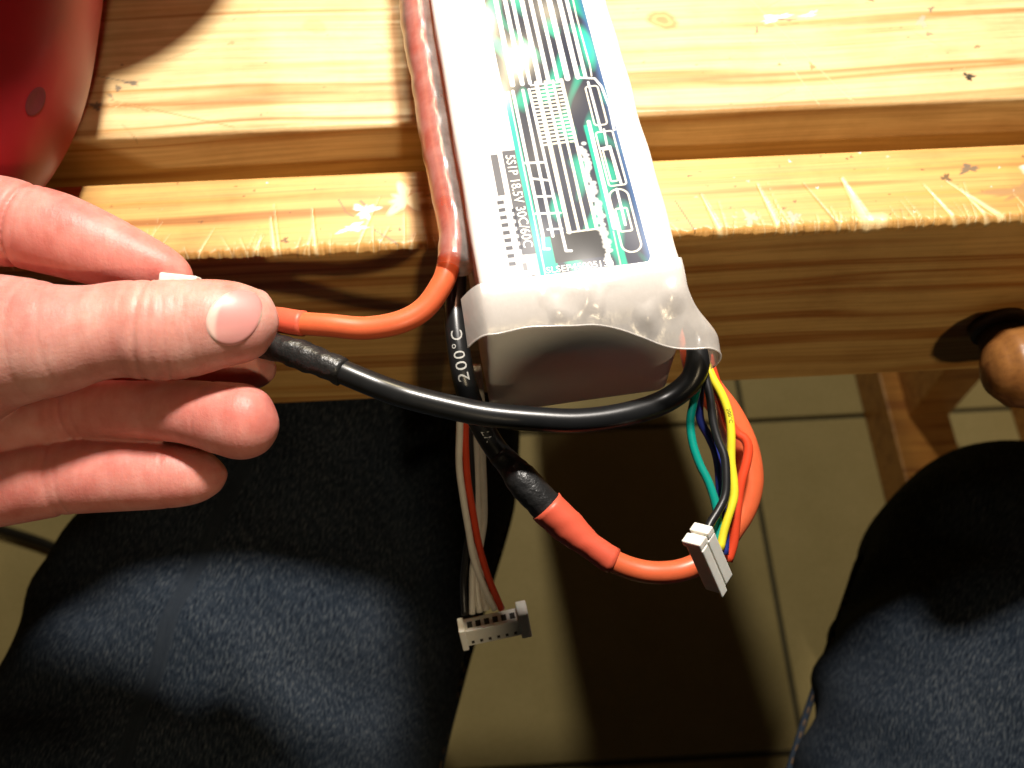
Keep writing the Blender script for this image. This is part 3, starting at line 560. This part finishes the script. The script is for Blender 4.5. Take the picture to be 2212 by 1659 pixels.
# printing on the leads
def wrap_text(body, size, P, i, rad, view, up_sign, mat, parent, rev=False):
    V, F = text_geo(body, size*mm, 0, 1.15); Q = P[::-1] if rev else P; i = len(P)-1-i if rev else i
    d = np.r_[0, np.cumsum(np.linalg.norm(np.diff(Q, axis=0), axis=1))]-np.r_[0, np.cumsum(np.linalg.norm(np.diff(Q, axis=0), axis=1))][i]
    T = np.gradient(Q, axis=0); out = []
    for x, y, z in V:
        p = np.array([np.interp(x, d, Q[:, k]) for k in range(3)]); t = np.array([np.interp(x, d, T[:, k]) for k in range(3)]); t /= np.linalg.norm(t)
        n = np.array(view)-t*(np.array(view)@t); n /= np.linalg.norm(n); b = np.cross(n, t)*up_sign
        a = (y-size*mm*.36)/rad; out.append(p+(n*math.cos(a)+b*math.sin(a))*(rad+.00006))
    return mesh_obj('lettering', out, F, mat, parent, False)
VIEW = -np.array(G['view'][2])
wrap_text("200°C", 4.1, P, D_(4)-5, .0029, VIEW, 1, M['ink_white'], lead, True)
wrap_text("V7", 2.6, P, D_(6)-2, .0029, VIEW, 1, M['ink_white'], lead, True)
# balance wires and their connectors
wires = dict(left_w1='white_wire', left_red='red_wire', left_blk='black_wire', left_w2='white_wire', left_w3='white_wire', left_w4='white_wire')
for k, m in wires.items():
    w = tube('balance_wire', smooth_path(gp(k)), .00098, M[m], pack, 14); w["label"] = "thin %s balance wire hanging on the left" % m.split('_')[0]
wires = dict(right_green='green_wire', right_blue='blue_wire', right_black='black_wire', right_yellow='yellow_wire', right_white='white_wire', right_thin='red_wire')
for k, m in wires.items():
    Pw = smooth_path(gp(k)); w = tube('balance_wire', Pw, .00105 if k != 'right_thin' else .0012, M[m], pack, 14)
    w["label"] = "thin %s balance wire on the right" % m.split('_')[0]
    if k == 'right_yellow': wrap_text("200°C", 1.25, Pw, int(len(Pw)*.36), .00105, VIEW, 1, M['ink_black'], w)
def connector(origin, X, Y, Z_, name, w=17.4):
    """six-way housing: X along the row, Y mating direction, Z the open latch side"""
    o = np.array(origin)*mm; fr = (o, np.array(X)*mm, np.array(Y)*mm, np.array(Z_)*mm); h = w/2
    c = box('balance_connector', (-h, 0, -2.8), (h, 6.6, 2.1), M['white_plastic'], pack, .35, fr)
    for s in (-1, 1): box('latch_rib', (s*h-.9, -1.0 if s < 0 else -2.8, -2.6), (s*h+.9+(1.2 if s > 0 else 0), 7.6, 2.7), M['white_plastic'], c, .3, fr)
    box('top_wall', (-h+1.1, -.6, 1.4), (h-1.1, .5, 2.6), M['white_plastic'], c, .2, fr)
    for k in range(6):
        x = (k-2.5)*2.5
        box('terminal_slot', (x-.42, 4.5, 2.08), (x+.42, 5.6, 2.16), M['slot'], c, 0, fr)
        box('wire_entry', (x-.75, -.03, -1.2), (x+.75, .05, 1.1), M['slot'], c, 0, fr)
    return c
lc = G['left_conn']; connector(lc[0], lc[1], lc[2], lc[3], 'left')
rc = G['right_conn']; o_, Lv, Av, Bv = [np.array(v) for v in rc]
fr = (o_*mm, Lv*mm, Av*mm, Bv*mm)
c = box('balance_connector', (0, 0, 0), (17.0, 5.6, 4.4), M['white_plastic'], pack, .35, fr)
box('latch_rib', (-.8, -.3, -.4), (1.1, 2.3, 4.7), M['white_plastic'], c, .3, fr); box('latch_rib', (-.8, 3.1, -.4), (1.1, 6.0, 4.7), M['white_plastic'], c, .3, fr)
box('top_wall', (1.3, -.2, -.35), (16.2, 2.9, .1), M['white_plastic'], c, .2, fr); box('top_wall', (1.3, 3.6, -.55), (17.6, 6.0, .1), M['white_plastic'], c, .25, fr)
for k in range(6): box('wire_entry', (2.4+k*2.4, -.06, 1.2), (3.6+k*2.4, .02, 3.2), M['slot'], c, 0, fr)

# ------------------------------------------------------------------ red tool at the back left
tool = thing('red_tool', "rounded glossy red plastic tool housing with a dark nose, on the bench at left", "tool", (-.14, .09, 0))
ax = smooth_path([(-.1395, -.012, .020, .0035), (-.139, -.006, .022, .012), (-.138, .004, .025, .020), (-.137, .018, .029, .0285), (-.137, .036, .033, .0345), (-.138, .060, .037, .0375), (-.140, .09, .041, .0395), (-.145, .14, .044, .041), (-.15, .19, .044, .038), (-.15, .21, .044, .025), (-.15, .216, .044, .004)], .0015)
ax[:, 0] -= .003; ax[:, 3] *= .97
V, F = tube_geo(ax[:, :3], ax[:, 3], 56, flat=.95); V[:, 2] = np.maximum(V[:, 2], .0005)
tool_body = mesh_obj('housing', V, F, M['red_plastic'], tool)
gx = smooth_path([(-.107, .135-.047*math.cos(q), .080, max(.002, .047*math.sin(q))) for q in np.linspace(.05, math.pi-.05, 14)], .0015)
hx = smooth_path([(-.125, .075-.045*math.cos(q), .135, max(.002, .045*math.sin(q))) for q in np.linspace(.05, math.pi-.05, 14)], .0015)
V, F = tube_geo(hx[:, :3], hx[:, 3], 40); mesh_obj('shade_ball', V, F, M['red_plastic'], tool)  # unseen ball added to keep lamp light off the housing's front
V, F = tube_geo(gx[:, :3], gx[:, 3], 40); mesh_obj('shadow_bulge', V, F, M['red_plastic'], tool)  # unseen bulge shaped to cast the rounded shadow on the bench
V, F = tube_geo(smooth_path([(-.142, -.021, .016), (-.141, -.012, .020), (-.1405, -.004, .0225)], .001), .0085, 24); mesh_obj('nose', V, F, M['dark_plastic'], tool)
# screw recess: a dark oval cap set in the housing
C0 = np.array(cam.location); tgt = np.array((-.1095, .0252, .040)); dv = tgt-C0; 
from mathutils.bvhtree import BVHTree
bv = BVHTree.FromPolygons([v.co[:] for v in tool_body.data.vertices], [tuple(p.vertices) for p in tool_body.data.polygons])
hit, nrm, _, _ = bv.ray_cast(Vector((-.112, .0215, .2)), Vector((0, 0, -1)))
if hit:
    nrm = np.array(nrm); ux = np.cross((0, 1, 0), nrm); ux /= np.linalg.norm(ux); uy = np.cross(nrm, ux)
    ring = []
    for rr, dz in ((1.0, .0001), (.86, .0002), (.7, .0001), (.01, .0001)):
        for k in range(28):
            a = 2*np.pi*k/28; ring.append(np.array(hit)+ux*math.cos(a)*.0024*rr+uy*math.sin(a)*.0042*rr+nrm*dz)
    F = [(i*28+j, i*28+(j+1) % 28, (i+1)*28+(j+1) % 28, (i+1)*28+j) for i in range(3) for j in range(28)]
    mesh_obj('screw_cap', ring, F, plain('dark_red_plastic', (.10, .006, .009), .6), tool)

# ------------------------------------------------------------------ cord on the floor
tag = tube('floor_cord', smooth_path([(-.75, .27, -.7145), (-.6, .228, -.7145), (-.49, .193, -.7145), (-.428, .169, -.7145), (-.35, .13, -.7145), (-.30, .08, -.7145)], .006), .0052, M['black_rubber'], None, 14)
tag["label"] = "black cord lying on the beige tiles left of the knee"; tag["category"] = "cord"

# ------------------------------------------------------------------ person: left hand, jeans, right arm
person = thing('person', "person seated in blue jeans, left hand pinching the red and black leads", "person", (0, -.35, -.72))
rt, up, fw = [np.array(v) for v in G['view']]
geo_v, geo_f = [], []
def finger(key, flat=.9, dips=(), step=.0007):
    P = smooth_path([np.array(p)*mm for p in G['hand_'+key]], step); r = P[:, 3].copy(); f = np.linspace(0, 1, len(P))
    for at, dep, wd in dips:
        i = int(np.argmin(np.linalg.norm(P[:, :3]-np.array(at)*mm, axis=1))); s = np.r_[0, np.cumsum(np.linalg.norm(np.diff(P[:, :3], axis=0), axis=1))]; s = s-s[i]
        r = r-dep*mm*np.exp(-(s/(wd*mm))**2)
    V, F = tube_geo(P[:, :3], r, 44, flat=flat, ref=-fw); o = len(geo_v)
    geo_v.extend(V.tolist()); geo_f.extend([tuple(x+o for x in q) for q in F])
hd = G
def pt(key, k):
    q = hd['hand_'+key]; i = int(k); f = k-i; return tuple(np.array(q[i][:3])*(1-f)+np.array(q[min(i+1, len(q)-1)][:3])*f)
finger('palm', .62)
finger('thumb', .86, [(pt('thumb', k), d, w) for k, d, w in ((4.4, .25, .6), (5.2, .2, .5), (7.3, .16, .4), (7.75, .60, .5), (8.1, .25, .35), (8.35, .42, .4), (8.65, .18, .3), (8.95, .22, .35), (9.4, .14, .3))])
finger('index', .88, [(pt('index', 3), 1.9, .6), (pt('index', 3.3), .25, .4), (pt('index', 5.5), .15, .4)])
finger('middle', .9)
finger('ring', .88, [(pt('ring', 3), .6, .45), (pt('ring', 3.35), .3, .35), (pt('ring', 6.6), .25, .4)])
finger('pinky', .88, [(pt('pinky', 4), .65, .45), (pt('pinky', 4.4), .3, .35), (pt('pinky', 6.3), .2, .4)])
# forearm running off to the lower left
fp = smooth_path([np.array(p)*mm for p in G['hand_palm'][:2]], .002)
d0 = np.array(G['hand_palm'][0][:3])*mm
arm = smooth_path([tuple(np.array(G['hand_palm'][1][:3])*mm)+(.028,), tuple(d0)+(.028,), tuple(d0+np.array((-.10, -.03, -.010)))+(.027,), tuple(d0+np.array((-.22, -.10, -.02)))+(.034,), tuple(d0+np.array((-.30, -.18, -.03)))+(.038,)], .002)
V, F = tube_geo(arm[:, :3], arm[:, 3], 40); o = len(geo_v); geo_v.extend(V.tolist()); geo_f.extend([tuple(x+o for x in q) for q in F])
tmp = mesh_obj('hand', geo_v, geo_f, M['skin'], None)
md = tmp.modifiers.new('r', 'REMESH'); md.mode = 'VOXEL'; md.voxel_size = .00045; md.use_smooth_shade = True
sm = tmp.modifiers.new('s', 'SMOOTH'); sm.factor = .5; sm.iterations = 4
bpy.context.view_layer.update()
me = bpy.data.meshes.new_from_object(tmp.evaluated_get(bpy.context.evaluated_depsgraph_get()))
me.name = 'hand'; tmp.modifiers.clear(); tmp.data = me
me.polygons.foreach_set("use_smooth", [True]*len(me.polygons))
if not me.materials: me.materials.append(M['skin'])
tp = smooth_path([np.array(p)*mm for p in G['hand_thumb']], .004); hv = np.zeros(len(me.vertices)*3); me.vertices.foreach_get("co", hv); hv = hv.reshape(-1, 3)
dmin = np.full(len(hv), 9.)
for q in tp: dmin = np.minimum(dmin, np.linalg.norm(hv-q[:3], axis=1)/q[3])
ca = me.color_attributes.new("print", 'FLOAT_COLOR', 'POINT'); cc_ = np.ones((len(hv), 4), np.float32); cc_[:, 3] = 1-sstep(.98, 1.25, dmin); ca.data.foreach_set("color", cc_.ravel())
hand = tmp; hand.parent = person; hand.matrix_parent_inverse = person.matrix_world.inverted()
hand["label"] = "left hand pinching the leads between thumb and fingers"
# thumb nail, laid on the thumb surface
bvh = BVHTree.FromPolygons([v.co[:] for v in me.vertices], [tuple(p.vertices) for p in me.polygons])
NU, NV = 46, 46; C0 = Vector(cam.location); dirs = []
NAIL = (0.0, 0.0, 6.11, 7.18, 1.39); nail_c = np.array((-0.05519, -0.04476, 0.03688))
V = []; Cn = []
base = C0
for i in range(NU):
    for j in range(NV):
        a, b = -1+2*i/(NU-1), -1+2*j/(NV-1)
        ra, rb = a*math.sqrt(1-b*b/2), b*math.sqrt(1-a*a/2)          # square to disc
        k = 1/max(.75, (abs(ra)**2.6+abs(rb)**2.6)**(1/2.6)/max(1e-6, math.hypot(ra, rb))) if (ra or rb) else 1
        x, y = ra*k, rb*k
        u = NAIL[0]+x*NAIL[2]-y*NAIL[4]; v = NAIL[1]+y*NAIL[3]
        p = nail_c+rt*((u)*mm)+(-up)*((v)*mm)
        o0 = Vector(p-fw*.03); hit, nr, _, _ = bvh.ray_cast(o0, Vector(fw))
        if hit is None: hit = Vector(p); nr = Vector(-fw)
        e = math.hypot(x, y); lift = .00030-.00065*sstep(.80, 1.0, e)
        V.append(np.array(hit)+np.array(nr)*lift)
        col = np.array((.60, .255, .235))*(1+.08*y)
        lun = sstep(-.42, -.60, x+.12*y*y) if False else (1-sstep(-.62, -.44, x-.25*y*y+.02)); col = col*(1-lun)+np.array((.72, .48, .41))*lun
        tip = sstep(.80, .90, x+.05*y*y); col = col*(1-tip)+np.array((.74, .58, .44))*tip
        Cn.append(col)
fast_grid('thumb_nail', np.array(V), NU, NV, M['nail'], hand, np.array(Cn))
# white plug end showing between thumb and index finger
PA, PB = np.array((-0.07552, -0.03133, 0.03653)), np.array((-0.06734, -0.03257, 0.03612))
Xp = (PB-PA)/np.linalg.norm(PB-PA); Yp = np.cross(fw, Xp); Yp /= np.linalg.norm(Yp); Zp = np.cross(Xp, Yp)
plug = box('lead_plug', (0, -4.0, -2.4), (9.0, .7, 2.0), M['white_plastic'], pack, .5, (PA, Xp*mm, (Yp if Yp@up > 0 else -Yp)*mm, Zp*mm)); plug['label'] = 'white plastic plug peeping out above the thumb'
# jeans
def leg(path, wr_seed):
    P = smooth_path(path, .004); V, F = [], []
    n = len(P); seg = 96; T, N, B = frames(P[:, :3], (0, 0, 1)); a = np.linspace(0, 2*np.pi, seg, endpoint=False); s = np.r_[0, np.cumsum(np.linalg.norm(np.diff(P[:, :3], axis=0), axis=1))]
    r_ = np.random.default_rng(wr_seed); UV = []
    ph = r_.uniform(0, 6, 8)
    for i in range(n):
        w = .0022*np.sin(s[i]*60+2*np.sin(a*2+ph[0])+ph[1]+a*3)+.0018*np.sin(s[i]*110-a*4+ph[2]+1.5*np.sin(s[i]*30))+.0012*np.sin(s[i]*190+a*6+ph[3])
        w = w*(.6+.4*np.sin(a+ph[4]))
        rr = P[i, 3]+w
        V.append(P[i, :3]+N[i]*(np.cos(a)*rr*.97)[:, None]+B[i]*(np.sin(a)*rr)[:, None]); UV.append(np.stack([a*P[i, 3], np.full(seg, s[i])], 1))
    V = np.vstack(V); UV = np.vstack(UV)
    F = [(i*seg+j, i*seg+(j+1) % seg, (i+1)*seg+(j+1) % seg, (i+1)*seg+j) for i in range(n-1) for j in range(seg)]
    return V, F, UV, P, N, B
LIFT = -.018
LEGS = [[(-.155, -.52, -.195, .098), (-.156, -.35, -.198, .098), (-.142, -.2, -.203, .097), (-.124, -.10, -.206, .096), (-.108, -.045, -.207, .095), (-.092, .0, -.210, .094), (-.076, .045, -.217, .092), (-.066, .080, -.245, .084), (-.072, .098, -.31, .074), (-.098, .10, -.42, .066), (-.140, .09, -.60, .062), (-.155, .085, -.70, .062)],
        [(.085, -.52, -.197, .096), (.125, -.36, -.200, .096), (.170, -.25, -.205, .095), (.209, -.165, -.209, .094), (.244, -.098, -.214, .092), (.264, -.056, -.234, .086), (.282, -.030, -.29, .076), (.305, -.022, -.40, .068), (.350, -.022, -.60, .062), (.368, -.022, -.70, .062)]]
VV, FF, UU = [], [], []; seams = []
for k, path in enumerate(LEGS):
    path = [(x, y, z+LIFT*(1 if z > -.3 else .3), r) for x, y, z, r in path]
    V, F, UV, P, N, B = leg(path, 20+k); o = len(VV); VV.extend(V.tolist()); FF.extend([tuple(x+o for x in f) for f in F]); UU.extend(UV.tolist())
    sg = 1 if k == 0 else -1
    # inner seam: where the flank facing the other leg is widest
    side = -1 if (B[5]@np.array((1., 0, 0)))*sg < 0 else 1
    ang = -.12
    seams.append([P[i, :3]+B[i]*side*math.cos(ang)*(P[i, 3]+.0006)+N[i]*math.sin(ang)*(P[i, 3]*.97+.0006) for i in range(0, len(P), 2)])
# hips joining the two legs behind the camera
V, F = box_geo((-.24, -.70, -.30), (.30, -.49, -.10), .06, 4); o = len(VV); VV.extend(V); FF.extend([tuple(x+o for x in f) for f in F]); UU.extend([(v[0], v[1]) for v in V])
jeans = mesh_obj('jeans', VV, FF, M['denim'], person); jeans["label"] = "dark blue denim jeans over both thighs"
uvl = jeans.data.uv_layers.new(name="weave"); li = np.zeros(len(jeans.data.loops), np.int32); jeans.data.loops.foreach_get("vertex_index", li)
uvl.data.foreach_set("uv", np.array(UU, np.float32)[li].ravel())
for sm_ in seams:
    sp = smooth_path(sm_, .003); tube('seam', sp, .0016, M['denim'], jeans, 10)
    st = []; 
    for i in range(4, len(sp)-4, 2): st.append((sp[i], sp[i+1]))
    V, F = [], []
    for p, q in st:
        v, f = tube_geo([p+np.array((0, 0, .0013)), q+np.array((0, 0, .0013))], .00045, 6); o = len(V); V.extend(v.tolist()); F.extend([tuple(x+o for x in g) for g in f])
    so = mesh_obj('stitching', V, F, M['thread'], jeans); so["kind"] = "stuff"
# unseen right forearm, placed and tapered to shade the pack's end
ra = smooth_path([(.055, -.192, .150, .003), (.055, -.196, .149, .012), (.056, -.205, .147, .019), (.059, -.22, .143, .0225), (.066, -.25, .136, .026), (.078, -.30, .122, .032), (.10, -.40, .09, .040), (.14, -.52, .04, .046)], .003)
tube('right_sleeve', ra[:, :3], ra[:, 3], M['sleeve_cloth'], person, 32)
